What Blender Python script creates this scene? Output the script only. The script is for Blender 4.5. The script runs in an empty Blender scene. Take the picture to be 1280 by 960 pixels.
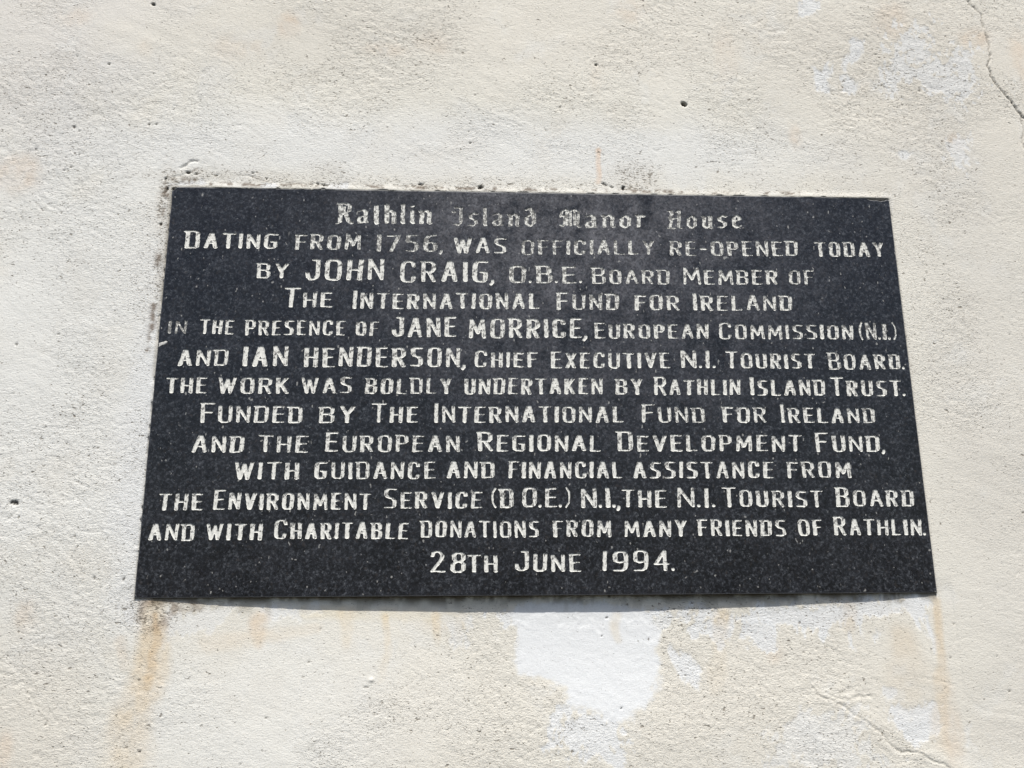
import bpy, math, random
import numpy as np
from mathutils import Matrix, Vector

# ------------------------------------------------------------------ camera, sky, sun, exposure
scene = bpy.context.scene
C = scene.collection
random.seed(7)

PITCH, YAW, ROLL = math.radians(12.7906), math.radians(-2.76857), math.radians(-0.34981)
CAM = Vector((-0.0796476, -0.92057414, -0.21132181))
FPX = 1000.0                                   # focal length in pixels of a 1280-wide picture
ROT = (Matrix.Rotation(YAW, 3, 'Z') @ Matrix.Rotation(math.pi/2 + PITCH, 3, 'X') @ Matrix.Rotation(ROLL, 3, 'Z'))
cam_data = bpy.data.cameras.new('camera')
cam_data.sensor_width = 36.0
cam_data.lens = 36.0 * FPX / 1280.0
cam_data.clip_start = 0.01
cam_data.clip_end = 200.0
cam = bpy.data.objects.new('camera', cam_data)
cam.matrix_world = Matrix.Translation(CAM) @ ROT.to_4x4()
C.objects.link(cam)
scene.camera = cam

SUN_ELEV, SUN_AZ = math.radians(61.0), math.radians(6.0)   # azimuth: 0 = straight in front of the wall
world = bpy.data.worlds.new('World')
scene.world = world
world.use_nodes = True
wn = world.node_tree.nodes
wn.clear()
w_out = wn.new('ShaderNodeOutputWorld')
w_bg = wn.new('ShaderNodeBackground')
w_sky = wn.new('ShaderNodeTexSky')
w_sky.sky_type = 'NISHITA'
w_sky.sun_disc = False
w_sky.sun_elevation = SUN_ELEV
w_sky.sun_rotation = math.pi - SUN_AZ
w_sky.air_density = 1.0
w_sky.dust_density = 2.0
w_bg.inputs['Strength'].default_value = 0.10
world.node_tree.links.new(w_sky.outputs[0], w_bg.inputs['Color'])
world.node_tree.links.new(w_bg.outputs[0], w_out.inputs['Surface'])

sun_data = bpy.data.lights.new('sun', 'SUN')
sun_data.energy = 3.6
sun_data.angle = math.radians(0.5)
sun_data.color = (1.0, 0.968, 0.925)
sun = bpy.data.objects.new('sun', sun_data)
to_sun = Vector((math.sin(SUN_AZ)*math.cos(SUN_ELEV), -math.cos(SUN_AZ)*math.cos(SUN_ELEV), math.sin(SUN_ELEV)))
sun.rotation_euler = to_sun.to_track_quat('Z', 'Y').to_euler()
C.objects.link(sun)

scene.view_settings.view_transform = 'Standard'
scene.view_settings.look = 'None'
scene.view_settings.gamma = 1.0
scene.view_settings.use_curve_mapping = False
scene.view_settings.exposure = 0.40

# ------------------------------------------------------------------ measuring: photograph pixel -> point of the wall face (metres)
_R = np.array(ROT)
_C = np.array(CAM)
def at(u, v):
    d = _R @ np.array([(u-640.0)/FPX, (480.0-v)/FPX, -1.0])
    t = -_C[1]/d[1]
    p = _C + d*t
    return np.array([p[0], p[2]])

# ------------------------------------------------------------------ small tools
def vnoise(x, y, scale, seed=0, ax=1.0):
    """smooth value noise in -1..1; scale = feature size in metres"""
    rng = np.random.RandomState(seed)
    N = 256
    tab = rng.rand(N, N)*2 - 1
    X = x/(scale*ax) + 37.3 + seed*1.7
    Y = y/scale + 51.7 + seed*2.3
    xi = np.floor(X).astype(np.int64); yi = np.floor(Y).astype(np.int64)
    fx = X-xi; fy = Y-yi
    fx = fx*fx*fx*(fx*(fx*6-15)+10); fy = fy*fy*fy*(fy*(fy*6-15)+10)
    a = tab[yi % N, xi % N]; b = tab[yi % N, (xi+1) % N]
    c = tab[(yi+1) % N, xi % N]; d = tab[(yi+1) % N, (xi+1) % N]
    return (a*(1-fx)+b*fx)*(1-fy) + (c*(1-fx)+d*fx)*fy
def fbm(x, y, scale, seed=0, octaves=4, gain=.5, ax=1.0):
    s = 0; a = 1.0; t = 0
    for k in range(octaves):
        s = s + a*vnoise(x, y, scale/(2.03**k), seed+11*k, ax)
        t += a; a *= gain
    return s/t
def sstep(a, b, x):
    t = np.clip((x-a)/(b-a), 0, 1)
    return t*t*(3-2*t)
def seg_dist(x, y, pts):
    """distance to a polyline and the fraction along it"""
    best = np.full(x.shape, 1e9); fr = np.zeros(x.shape)
    n = len(pts)-1
    for i in range(n):
        a = np.asarray(pts[i]); b = np.asarray(pts[i+1])
        ab = b-a; L2 = max(ab @ ab, 1e-14)
        t = np.clip(((x-a[0])*ab[0]+(y-a[1])*ab[1])/L2, 0, 1)
        d = np.hypot(x-a[0]-t*ab[0], y-a[1]-t*ab[1])
        m = d < best
        best = np.where(m, d, best); fr = np.where(m, (i+t)/n, fr)
    return best, fr
def poly_sdf(x, y, pts):
    """signed distance to a polygon, negative inside"""
    P = [np.asarray(p) for p in pts]
    d, _ = seg_dist(x, y, P+[P[0]])
    inside = np.zeros(x.shape, bool)
    n = len(P)
    for i in range(n):
        a = P[i]; b = P[(i+1) % n]
        cond = (a[1] > y) != (b[1] > y)
        den = b[1]-a[1] if abs(b[1]-a[1]) > 1e-12 else 1e-12
        inside ^= cond & (x < (b[0]-a[0])*(y-a[1])/den + a[0])
    return np.where(inside, -d, d)

def mesh_from(name, verts, polys):
    """verts (n,3); polys = list of int arrays (m,k)"""
    me = bpy.data.meshes.new(name)
    verts = np.asarray(verts, np.float32)
    me.vertices.add(len(verts))
    me.vertices.foreach_set('co', verts.ravel())
    polys = [p for p in polys if len(p)]
    loops = np.concatenate([p.ravel() for p in polys]).astype(np.int32)
    tot = np.concatenate([np.full(len(p), p.shape[1]) for p in polys]).astype(np.int32)
    start = np.concatenate([[0], np.cumsum(tot)[:-1]]).astype(np.int32)
    me.loops.add(len(loops)); me.loops.foreach_set('vertex_index', loops)
    me.polygons.add(len(tot)); me.polygons.foreach_set('loop_start', start)
    me.update(calc_edges=True)
    return me
def float_attr(me, name, vals):
    a = me.attributes.new(name, 'FLOAT', 'POINT')
    a.data.foreach_set('value', np.asarray(vals, np.float32))
def link(name, me, mat, parent=None):
    o = bpy.data.objects.new(name, me)
    if mat: me.materials.append(mat)
    o.parent = parent
    C.objects.link(o)
    return o

# ------------------------------------------------------------------ materials
class NT:
    def __init__(s, name):
        s.m = bpy.data.materials.new(name); s.m.use_nodes = True
        s.t = s.m.node_tree; s.t.nodes.clear()
        s.out = s.n('ShaderNodeOutputMaterial'); s.b = s.n('ShaderNodeBsdfPrincipled')
        s.l(s.b.outputs[0], s.out.inputs['Surface'])
    def n(s, k, **kw):
        q = s.t.nodes.new(k)
        for a, v in kw.items(): setattr(q, a, v)
        return q
    def l(s, a, b): s.t.links.new(a, b)
    def coord(s, scale=(1, 1, 1), rot=0):
        if not hasattr(s, 'tc'): s.tc = s.n('ShaderNodeTexCoord')
        mp = s.n('ShaderNodeMapping')
        mp.inputs['Scale'].default_value = scale
        mp.inputs['Rotation'].default_value = (0, rot, 0)
        s.l(s.tc.outputs['Object'], mp.inputs['Vector'])
        return mp.outputs[0]
    def noise(s, vec, scale, detail=4, rough=.55, dist=0):
        q = s.n('ShaderNodeTexNoise')
        q.inputs['Scale'].default_value = scale; q.inputs['Detail'].default_value = detail
        q.inputs['Roughness'].default_value = rough; q.inputs['Distortion'].default_value = dist
        s.l(vec, q.inputs['Vector']); return q.outputs['Fac']
    def ramp(s, fac, stops):
        q = s.n('ShaderNodeValToRGB'); e = q.color_ramp.elements
        while len(e) < len(stops): e.new(.5)
        for k, (p, c) in enumerate(stops):
            e[k].position = p; e[k].color = (c[0], c[1], c[2], 1) if hasattr(c, '__len__') else (c, c, c, 1)
        s.l(fac, q.inputs[0]); return q.outputs[0]
    def mix(s, fac, a, b, mode='MIX'):
        q = s.n('ShaderNodeMix', data_type='RGBA', blend_type=mode)
        for inp, v in ((q.inputs[0], fac), (q.inputs[6], a), (q.inputs[7], b)):
            if hasattr(v, 'links') or hasattr(v, 'is_linked'): s.l(v, inp)
            elif hasattr(v, '__len__'): inp.default_value = (v[0], v[1], v[2], 1)
            else: inp.default_value = v
        return q.outputs[2]
    def math(s, op, a, b=0.0, clamp=False):
        q = s.n('ShaderNodeMath', operation=op, use_clamp=clamp)
        for inp, v in ((q.inputs[0], a), (q.inputs[1], b)):
            if hasattr(v, 'is_linked'): s.l(v, inp)
            else: inp.default_value = v
        return q.outputs[0]
    def attr(s, name, col=False):
        q = s.n('ShaderNodeAttribute', attribute_name=name)
        return q.outputs['Color'] if col else q.outputs['Fac']
    def bump(s, h, strength, dist, normal=None):
        q = s.n('ShaderNodeBump'); q.inputs['Strength'].default_value = strength
        q.inputs['Distance'].default_value = dist; s.l(h, q.inputs['Height'])
        if normal is not None: s.l(normal, q.inputs['Normal'])
        return q.outputs[0]

def plaster_material():
    s = NT('painted_render')
    col = s.attr('tint', True)
    v = s.coord()
    diag = s.coord((1, 1, 2.1), math.radians(-24))
    # paint colour varies faintly from grain to grain
    g = s.noise(v, 700, 3, .7)
    col = s.mix(.5, col, s.ramp(g, [(.3, .80), (.6, 1.0)]), 'MULTIPLY')
    # shadow of pinholes and ridges painted dark, along with the dirt lodged there
    pin = s.noise(diag, 380, 2, .6, .5)
    pin2 = s.noise(s.coord((1, 1, 1.5)), 150, 2, .5, .3)
    area = s.noise(v, 9, 3, .6)
    dirt = s.attr('dirt')
    th = s.math('ADD', s.math('MULTIPLY', s.attr('smooth'), .05), .628)
    th = s.math('ADD', th, s.math('MULTIPLY', dirt, -.10))
    th = s.math('ADD', th, s.math('MULTIPLY', s.math('SUBTRACT', area, .5), -.13))
    f1 = s.math('MULTIPLY', s.math('SUBTRACT', pin, th), 16.0, True)
    f2 = s.math('MULTIPLY', s.math('SUBTRACT', pin2, s.math('ADD', th, .050)), 16.0, True)
    f = s.math('MAXIMUM', f1, f2)
    col = s.mix(s.math('MULTIPLY', f, .72), col, (.15, .125, .09))
    s.l(col, s.b.inputs['Base Color'])
    s.b.inputs['Roughness'].default_value = .82
    s.b.inputs['Specular IOR Level'].default_value = .25
    h1 = s.noise(diag, 260, 4, .68, .5)
    h2 = s.noise(v, 620, 3, .65)
    hh = s.math('ADD', s.math('MULTIPLY', h1, 1.0), s.math('MULTIPLY', h2, .45))
    hh = s.math('ADD', hh, s.math('MULTIPLY', f, -.45))
    sm = s.math('SUBTRACT', 1.0, s.math('MULTIPLY', s.attr('smooth'), .65))
    nb = s.n('ShaderNodeBump'); nb.inputs['Distance'].default_value = .0013
    s.l(s.math('MULTIPLY', sm, .8), nb.inputs['Strength']); s.l(hh, nb.inputs['Height'])
    s.l(nb.outputs[0], s.b.inputs['Normal'])
    return s.m

def granite_colour(s):
    v = s.coord()
    a = s.noise(v, 300, 4, .8, .3)
    b = s.noise(v, 95, 4, .6, .3)
    col = s.ramp(a, [(.40, (.0015, .0018, .003)), (.51, (.007, .0085, .012)), (.59, (.032, .035, .041)), (.72, (.11, .118, .125))])
    col = s.mix(.6, col, s.ramp(b, [(.3, .62), (.7, 1.25)]), 'MULTIPLY')
    br = s.noise(v, 210, 2, .5)
    col = s.mix(s.math('MULTIPLY', s.math('SUBTRACT', br, .60), 3.5, True), col, (.030, .024, .020))
    return col, v, a
def granite_material():
    s = NT('black_granite')
    col, v, a = granite_colour(s)
    # dust film with the glare haze painted into it; lime splashes, scattered
    # (thickest on the upper middle, where the glare lies)
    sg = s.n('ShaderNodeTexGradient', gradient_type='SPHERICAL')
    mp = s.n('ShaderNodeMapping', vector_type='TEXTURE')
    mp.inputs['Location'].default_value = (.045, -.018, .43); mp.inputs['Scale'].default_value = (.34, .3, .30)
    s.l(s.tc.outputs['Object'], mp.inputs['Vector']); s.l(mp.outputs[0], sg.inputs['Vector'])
    dust_glare = s.math('ADD', s.math('MULTIPLY', sg.outputs['Fac'], 1.25), .16)
    film = s.math('MULTIPLY', s.ramp(s.noise(v, 24, 8, .8), [(.38, 0), (.72, 1)]), dust_glare, True)
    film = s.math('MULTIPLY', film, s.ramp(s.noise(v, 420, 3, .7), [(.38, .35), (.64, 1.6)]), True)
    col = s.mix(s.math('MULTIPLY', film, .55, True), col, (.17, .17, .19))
    sp = s.noise(s.coord((1, 1, .7)), 260, 1, .4)
    spf = s.math('MULTIPLY', s.math('SUBTRACT', sp, .735), 22.0, True)
    sc = s.noise(s.coord((5, 1, 1), math.radians(35)), 60, 2, .5)
    scf = s.math('MULTIPLY', s.math('SUBTRACT', sc, .735), 14.0, True)
    col = s.mix(s.math('MULTIPLY', s.math('MAXIMUM', spf, s.math('MULTIPLY', scf, .6)), .55), col, (.42, .41, .38))
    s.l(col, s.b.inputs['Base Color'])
    rough = s.math('ADD', s.math('MULTIPLY', s.noise(v, 60, 5, .7), .16), .20)
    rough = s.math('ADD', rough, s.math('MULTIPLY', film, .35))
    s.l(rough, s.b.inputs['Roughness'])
    s.b.inputs['Specular IOR Level'].default_value = .36
    s.l(s.bump(s.noise(v, 700, 2, .5), .25, .0002), s.b.inputs['Normal'])
    return s.m
def sawn_glint_material():
    s = NT('sawn_edge_painted_glint')
    col, v, a = granite_colour(s)
    col = s.mix(.55, col, (.24, .24, .235))  # paler: sawn stone, with the arris's bright reflection painted into the colour
    s.l(col, s.b.inputs['Base Color'])
    s.b.inputs['Roughness'].default_value = .6
    return s.m
def letter_material():
    s = NT('worn_letter_paint')
    v = s.coord()
    wear = s.attr('wear'); cut = s.attr('cut')      # cut: how far from the letter's edge, 0..1
    n1 = s.noise(s.coord((1, 1, .6)), 460, 3, .7, .6)
    n2 = s.noise(v, 130, 3, .6)
    k = s.math('ADD', s.math('MULTIPLY', n1, .75), s.math('MULTIPLY', n2, .35))
    k = s.math('ADD', k, s.math('MULTIPLY', wear, .30))
    k = s.math('ADD', k, s.math('MULTIPLY', cut, .05))
    bare = s.math('MULTIPLY', s.math('SUBTRACT', k, .618), 13.0, True)
    paint = s.mix(s.noise(v, 300, 3, .6), (.60, .59, .53), (.88, .87, .80))
    grime = s.mix(s.noise(v, 800, 2, .6), (.04, .04, .043), (.20, .195, .18))
    col = s.mix(s.math('MULTIPLY', bare, .93), paint, grime)
    s.l(col, s.b.inputs['Base Color'])
    s.b.inputs['Roughness'].default_value = .75
    s.b.inputs['Specular IOR Level'].default_value = .3
    s.l(s.bump(n1, .35, .0004), s.b.inputs['Normal'])
    return s.m
def smear_material():
    s = NT('dried_plaster_smear')
    v = s.coord()
    s.l(s.ramp(s.noise(v, 500, 3, .6), [(.3, (.42, .41, .38)), (.7, (.66, .65, .60))]), s.b.inputs['Base Color'])
    s.b.inputs['Roughness'].default_value = .9
    return s.m
M_PLASTER = plaster_material(); M_GRANITE = granite_material(); M_SAWN_GLINT = sawn_glint_material()
M_LETTER = letter_material(); M_SMEAR = smear_material()

# ------------------------------------------------------------------ the plaque's four corners on the wall face
TL, TR, BR, BL = at(215, 233.3), at(1111.5, 247.5), at(1172, 741), at(167, 748)

# ================================================================== THE WALL
def build_wall():
    # closely spaced where the photograph shows it, coarser outwards
    step = 0.00140
    a0, a1 = at(-14, 480)[0]-.10, at(1294, 480)[0]+.10
    b0, b1 = at(640, 974)[1]-.02, at(640, -14)[1]+.03
    def axis(lo, hi, far):
        core = np.arange(lo, hi, step)
        out = []; s = step; p = core[-1]
        while p < far[1]:
            s *= 1.16; p += s; out.append(p)
        inn = []; s = step; p = core[0]
        while p > far[0]:
            s *= 1.16; p -= s; inn.append(p)
        return np.concatenate([inn[::-1], core, out])
    xs = axis(a0, a1, (-2.6, 2.6)); zs = axis(b0, b1, (-1.9, 2.2))
    X, Z = np.meshgrid(xs, zs)
    sd = poly_sdf(X, Z, [TL, TR, BR, BL])
    A = lambda *p: [at(u, v) for u, v in p]

    # ---- relief, metres, positive = towards the viewer
    wx = X + .010*vnoise(X, Z, .045, 3); wz = Z + .010*vnoise(X, Z, .045, 4)
    ca, sa = math.cos(math.radians(-22)), math.sin(math.radians(-22))
    rx, rz = wx*ca+wz*sa, -wx*sa+wz*ca
    near = sstep(.10, .30, np.abs(sd))
    low = .0035*near*vnoise(X, Z, .42, 5) + .0011*vnoise(X, Z, .12, 6)
    rough_area = .6+.85*sstep(-.45, .55, fbm(X, Z, .16, 14, 3)+.25*vnoise(X, Z, .05, 15))
    med = .00042*fbm(wx, wz, .030, 7, 3)
    trow = .00024*fbm(rx, rz, .0050, 8, 3, .6, 2.3)
    fine = .00018*fbm(X, Z, .0036, 9, 2)
    # scattered crusty ridges, as left by the float
    rid = np.abs(fbm(rx, rz, .024, 12, 3, .55, 1.8))
    rid = -.00048*(1-sstep(0, .045, rid))*sstep(.0, .45, vnoise(X, Z, .09, 13))
    # trowelled smooth: big white patch, band above the plaque, strip left of it
    patch = poly_sdf(wx, wz, A((640, 762), (654, 786), (655, 842), (704, 866), (716, 892), (785, 894), (822, 862), (824, 800), (808, 764)))
    smooth = 1-sstep(-.004, .010, patch)
    smooth = np.maximum(smooth, 1.25-rough_area)
    smooth = np.clip(smooth, 0, 1)
    smooth = np.maximum(smooth, .55*sstep(.0, .02, sd)*(1-sstep(.03, .075, sd))*(Z > TL[1]-.02))
    h = low + (med + (trow + fine)*rough_area + rid)*(1-.55*smooth)
    # float marks: broad, shallow arcs left by the trowel
    arc = vnoise(rx + .02*np.sin(rz*14), rz, .011, 16, 9.0)
    h += .00022*np.abs(arc)*sstep(-.1, .6, vnoise(X, Z, .13, 17))

    # hollow under the middle of the plaque's lower edge
    t = (X-BL[0])/(BR[0]-BL[0])
    prof = np.clip(np.interp(t, [.02, .10, .25, .40, .60, .80, .92, 1.0], [.0008, .0040, .0078, .0092, .0090, .0070, .0042, .0008]), 0, 1)
    zedge = BL[1] + (BR[1]-BL[1])*t
    below = zedge - Z
    hol = sstep(-.02, .0, below)*(1-sstep(.015, .20, below))*((t > -.02) & (t < 1.02))
    base = -.0012
    # wall face stands a little behind the stone; near the top and left it comes almost flush
    hug = np.exp(-np.clip(sd, 0, 1)/.035)
    h = base + h*(1-.75*hug) - hol*prof
    # filler squeezed out round the upper and left edges stands a hair proud of the stone
    lip = np.exp(-(np.clip(sd, 0, 1)/.0052)**2)*((X < BL[0]+.045) & (Z > at(0, 690)[1]) | (Z > TL[1]-.024) & (X < at(1085, 0)[0]))
    lip = lip*np.clip(.62+.75*fbm(X, Z, .016, 26, 3), 0, 1.2)
    h += .0015*lip
    # a shallow open joint where filler meets the render: above the upper edge and down the left side
    dj, fj = seg_dist(wx + .002*vnoise(X, Z, .012, 21), wz + .002*vnoise(X, Z, .012, 22), A((206, 300), (207, 250), (204, 219), (235, 216), (300, 221), (390, 229), (480, 231), (560, 234), (640, 237)))
    joint = (1-sstep(.0, .0022, dj))*(.35+.65*sstep(-.2, .4, vnoise(X, Z, .014, 23)))*(1-.5*fj)
    h -= .0011*joint*sstep(-.1, .4, vnoise(X, Z, .02, 24))
    # cracks
    def crack(pts, w, dep, seed):
        P = A(*pts)
        jx = .0018*vnoise(X, Z, .009, seed)+.0011*vnoise(X, Z, .0034, seed+1)
        jz = .0018*vnoise(X, Z, .009, seed+2)+.0011*vnoise(X, Z, .0034, seed+3)
        d, f = seg_dist(X+jx, Z+jz, P)
        width = w*(.55+.6*np.abs(vnoise(X, Z, .03, seed+4)))
        m = (1-sstep(width*.35, width, d))
        return m*dep, d
    c1, d1 = crack([(1210, 0), (1218, 9), (1227, 18), (1229, 34), (1236, 56), (1238, 68), (1235, 86), (1241, 101), (1252, 113), (1262, 124), (1268, 134), (1276, 143), (1290, 152)], .0019, .9, 31)
    c1 *= .72 + .28*sstep(at(0, 22)[1], at(0, 60)[1], Z)
    c2, d2 = crack([(1276, 143), (1278, 163), (1277, 178), (1283, 195)], .0018, .6, 41)
    c3, d3 = crack([(1013, 853), (1024, 868), (1042, 877), (1058, 886), (1080, 900), (1102, 914), (1113, 930), (1124, 939), (1150, 942), (1163, 949), (1187, 960), (1215, 975)], .0015, .42, 51)
    c4, d4 = crack([(1042, 872), (1065, 874), (1092, 871)], .0018, .35, 61)
    c5, d5 = crack([(225, 210), (236, 203), (246, 201)], .0024, .55, 65)
    cr = np.maximum.reduce([c1, c2, c3, c4, c5])
    h -= .0022*cr
    # lip of render raised on one side of the lower crack
    h += .0005*np.exp(-(d3/.010)**2)*(vnoise(X, Z, .02, 70)+.6)
    # little holes and chips (u, v, radius px across, px high, depth mm)
    holes = [(855.5, 129.5, 3.0, 3.0, 5), (745, 80, 1.9, 1.9, 2.5), (192, 5.5, 2.2, 2.0, 2.5), (136, 80, 1.8, 1.6, 2), (17.5, 628.5, 4.6, 2.6, 2.5),
             (92, 158, 2.2, 2.0, 1.6), (99, 163, 1.6, 1.4, 1.2), (186, 155, 1.8, 1.8, 1.6), (195, 155, 1.8, 2.0, 1.6), (44, 186, 1.8, 2.2, 1.6),
             (98, 193, 1.4, 1.4, 1.5), (88, 208, 1.6, 1.4, 1.6), (80, 212, 1.3, 1.2, 1.2), (586, 163, 1.5, 1.5, 1.5), (588, 178, 1.3, 1.8, 1.3),
             (779, 234.5, 2.1, 2.1, 3), (1280, 640, 1.5, 2, 1.5), (760, 773, 1.5, 1.5, 1.7), (755, 782, 1.3, 1.5, 1.5), (754, 796, 1.4, 1.3, 1.5), (778, 886, 1.6, 1.7, 2),
             (56, 906, 1.8, 1.6, 1.2), (385, 829, 1.5, 1.8, 1.3), (331, 898, 1.6, 1.3, 1.2), (157, 935, 1.6, 1.5, 1.3), (173, 940, 1.8, 2.0, 1.4), (399, 787, 1.4, 1.2, 1.2),
             (763, 745.5, 2.0, 3.2, 2), (600, 234, 3.2, 2.2, 2.5), (1121, 64, 1.2, 1.2, 1), (1095, 68, 1.3, 1.2, 1), (1022, 41, 1.2, 1.2, 1), (1150, 113, 2.4, 1.4, 1.2),
             (1210, 126, 1.2, 1.2, 1), (1190, 43, 1.4, 1.2, 1), (1117, 92, 1.4, 1.0, 1), (96, 70, 1.4, 1.4, 1.2), (60, 90, 1.4, 1.1, 1), (316, 216, 1.8, 1.6, 2), (333, 223, 2.2, 1.8, 2.2),
             (235, 215.5, 4.2, 2.2, 2.2), (245, 217, 3.2, 1.4, 1.6), (206.5, 223, 2.6, 3.0, 2), (208, 236, 2.4, 4.5, 2), (205, 240, 1.6, 2.2, 2), (201, 280, 2.6, 2.2, 1.6),
             (397, 229.5, 2.6, 2.2, 2), (405, 231, 5, 1.6, 2), (526, 230, 4, 1.8, 2), (756, 230, 5, 1.8, 2), (764, 233, 4, 1.6, 2), (270, 218.5, 3, 1.4, 1.4),
             (20, 430, 1.5, 2.2, 1.3), (16, 492, 1.4, 1.4, 1.2), (72, 417, 1.8, 1.4, 1.0), (93, 670, 1.8, 1.6, 1.0), (117, 722, 2.2, 2.6, 1.2), (154, 724, 2.0, 3.4, 1.2),
             (642, 54, 0.1, .1, .1), (1262, 523, 1.6, 1.6, 1), (1226, 441, 2.0, 1.4, .8), (1194, 780, 1.3, 1.3, .9), (1263, 864, 2.6, 1.8, 1), (575, 22, 1.8, 1.4, 1.4), (620, 100, 1.4, 1.2, 1),
             (960, 780, 1.2, 1.2, .8), (985, 820, 1.4, 1.2, .9), (1008, 816, 1.3, 1.1, .9), (456, 860, 5, 1.2, .8), (464, 851, 3.5, 3.0, -1.6)]
    rng = random.Random(3)
    for k in range(110):
        u, v = rng.uniform(0, 1280), rng.uniform(0, 960)
        if 160 < u < 1180 and 215 < v < 770: continue
        if 650 < u < 830 and 760 < v < 900: continue
        r = rng.uniform(.7, 1.25)
        holes.append((u, v, r*rng.uniform(1, 1.7), r, rng.uniform(.5, 1.1)))
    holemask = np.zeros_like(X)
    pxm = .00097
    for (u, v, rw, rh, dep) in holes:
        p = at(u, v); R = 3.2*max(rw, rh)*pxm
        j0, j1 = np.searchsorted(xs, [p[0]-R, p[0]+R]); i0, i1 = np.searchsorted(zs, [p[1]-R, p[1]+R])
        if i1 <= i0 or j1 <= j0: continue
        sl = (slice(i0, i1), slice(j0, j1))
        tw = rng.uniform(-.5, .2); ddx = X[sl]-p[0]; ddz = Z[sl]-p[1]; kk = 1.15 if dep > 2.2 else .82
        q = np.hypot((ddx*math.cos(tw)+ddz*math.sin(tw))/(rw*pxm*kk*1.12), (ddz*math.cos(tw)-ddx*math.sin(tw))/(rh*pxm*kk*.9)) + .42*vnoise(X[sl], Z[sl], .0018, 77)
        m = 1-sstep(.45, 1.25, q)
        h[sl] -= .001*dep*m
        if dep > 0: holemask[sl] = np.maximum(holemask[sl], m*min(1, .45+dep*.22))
    # socket behind the stone
    h = np.where(sd < -.0012 - .0012*vnoise(X, Z, .007, 27)*(lip > .02), -.0235, h)

    # ---- colour of the paint and of the stains (base colours only)
    n1 = fbm(X, Z, .20, 80, 4); n2 = fbm(wx, wz, .050, 81, 4); n3 = fbm(wx, wz, .014, 82, 3)
    cream = np.array([.752, .720, .628]); neutral = np.array([.752, .742, .690]); beige = np.array([.682, .634, .545])
    white = np.array([.762, .768, .752]); tan_ = np.array([.66, .47, .28]); brown = np.array([.16, .12, .085])
    col = np.ones(X.shape+(3,))*cream
    def blend(mask, c, k=1.0):
        nonlocal col
        m = np.clip(mask*k, 0, 1)[..., None]
        col = col*(1-m) + np.asarray(c)*m
    def blob(u, v, ru, rv, soft=1.0):
        p = at(u, v)
        q = np.hypot((X-p[0])/(ru*pxm), (Z-p[1])/(rv*pxm)) + .35*n2
        return 1-sstep(1-.6*soft, 1+.6*soft, q)
    # cleaner paint left of the stone and over it
    blend(blob(90, 430, 190, 330), neutral, .9)
    blend(blob(560, 185, 560, 52), neutral, .8)
    blend(blob(560, 185, 470, 34), white, .18)
    blend(blob(176, 560, 26, 190), white, .55)
    blend(blob(330, 900, 170, 90), neutral, .6)
    # duller, yellower film
    blend(blob(640, 25, 640, 80), beige, .40)
    blend(blob(1200, 120, 220, 190), beige, .52)
    blend(blob(1260, 560, 90, 420), (.665, .632, .560), .7)
    blend(blob(10, 0, 200, 210), (.675, .645, .598), .6)
    blend(blob(980, 880, 230, 110), beige, .40)
    blend(blob(560, 880, 130, 110), beige, .25)
    blend(blob(10, 930, 90, 120), beige, .45)
    blend(sstep(.0, .7, n1), beige, .18); blend(sstep(.1, .7, n2), beige, .18)
    blend(sstep(.0, .5, -n2)*sstep(-.3, .5, -n3), neutral, .35)
    orange = np.array([.70, .56, .42])
    for (u, v, ru, rv, k) in ((362, 30, 14, 18, .42), (92, 20, 22, 12, .18), (22, 215, 22, 24, .38), (182, 60, 10, 14, .25), (545, 55, 22, 20, .24), (478, 62, 26, 10, .2), (295, 60, 30, 14, .15),
                              (1218, 48, 20, 14, .40), (1115, 25, 22, 28, .28), (1275, 70, 14, 30, .3), (1194, 178, 10, 12, .40), (995, 170, 8, 18, .32), (790, 8, 18, 20, .22), (905, 65, 14, 34, .22),
                              (555, 782, 30, 6, .14), (760, 782, 30, 5, .14), (1190, 905, 10, 60, .3), (30, 770, 12, 16, .22), (3, 945, 10, 22, .4), (970, 816, 10, 12, .35), (745, 95, 8, 26, .15)):
        blend(blob(u, v, ru, rv)*(.55+.9*np.clip(n3+.4, 0, 1)), orange, k)
    # fresh white paint and lime where the film has come away
    blend(1-sstep(-.004, .006, patch + .007*n3 + .003*n2 + .005*fbm(wx, wz, .005, 89, 3, .7)), white)
    flk = np.zeros_like(X)
    def flake(pts, k=1.0, rough=.006, thr=.0):
        nonlocal flk
        d = poly_sdf(wx, wz, A(*pts)) + rough*(n3*1.0+fbm(wx, wz*.6, .006, 88, 3, .7)*1.7)
        m_ = 1-sstep(thr-.0016, thr+.0036, d)
        flk = np.maximum(flk, m_*k)
        blend(m_, white, k)
    flake([(600, 762), (700, 765), (960, 760), (1160, 747), (1168, 775), (1120, 782), (1040, 790), (985, 788), (930, 776), (905, 800), (875, 790), (850, 768), (720, 790), (640, 782)], .85, .010, -.002)
    flake([(812, 764), (840, 775), (834, 785), (826, 792), (815, 800)], .7, .006)
    flake([(845, 818), (872, 815), (878, 835), (868, 852), (848, 845)], .85, .005)
    flake([(690, 895), (780, 897), (790, 925), (755, 948), (715, 960), (688, 930)], .8, .012)
    flake([(925, 770), (968, 775), (965, 798), (945, 806), (925, 795)], .8, .007)
    flake([(1120, 878), (1140, 890), (1158, 886), (1180, 890), (1178, 915), (1150, 920), (1122, 900)], .85, .005)
    flake([(1105, 862), (1122, 862), (1120, 873), (1107, 872)], .6, .004)
    flake([(1010, 884), (1055, 882), (1085, 905), (1070, 935), (1120, 955), (980, 962), (960, 925)], .42, .014)
    flake([(1210, 905), (1222, 905), (1220, 930), (1211, 930)], .35, .004)
    flake([(1150, 778), (1166, 790), (1164, 806), (1158, 800)], .8, .003)
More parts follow.
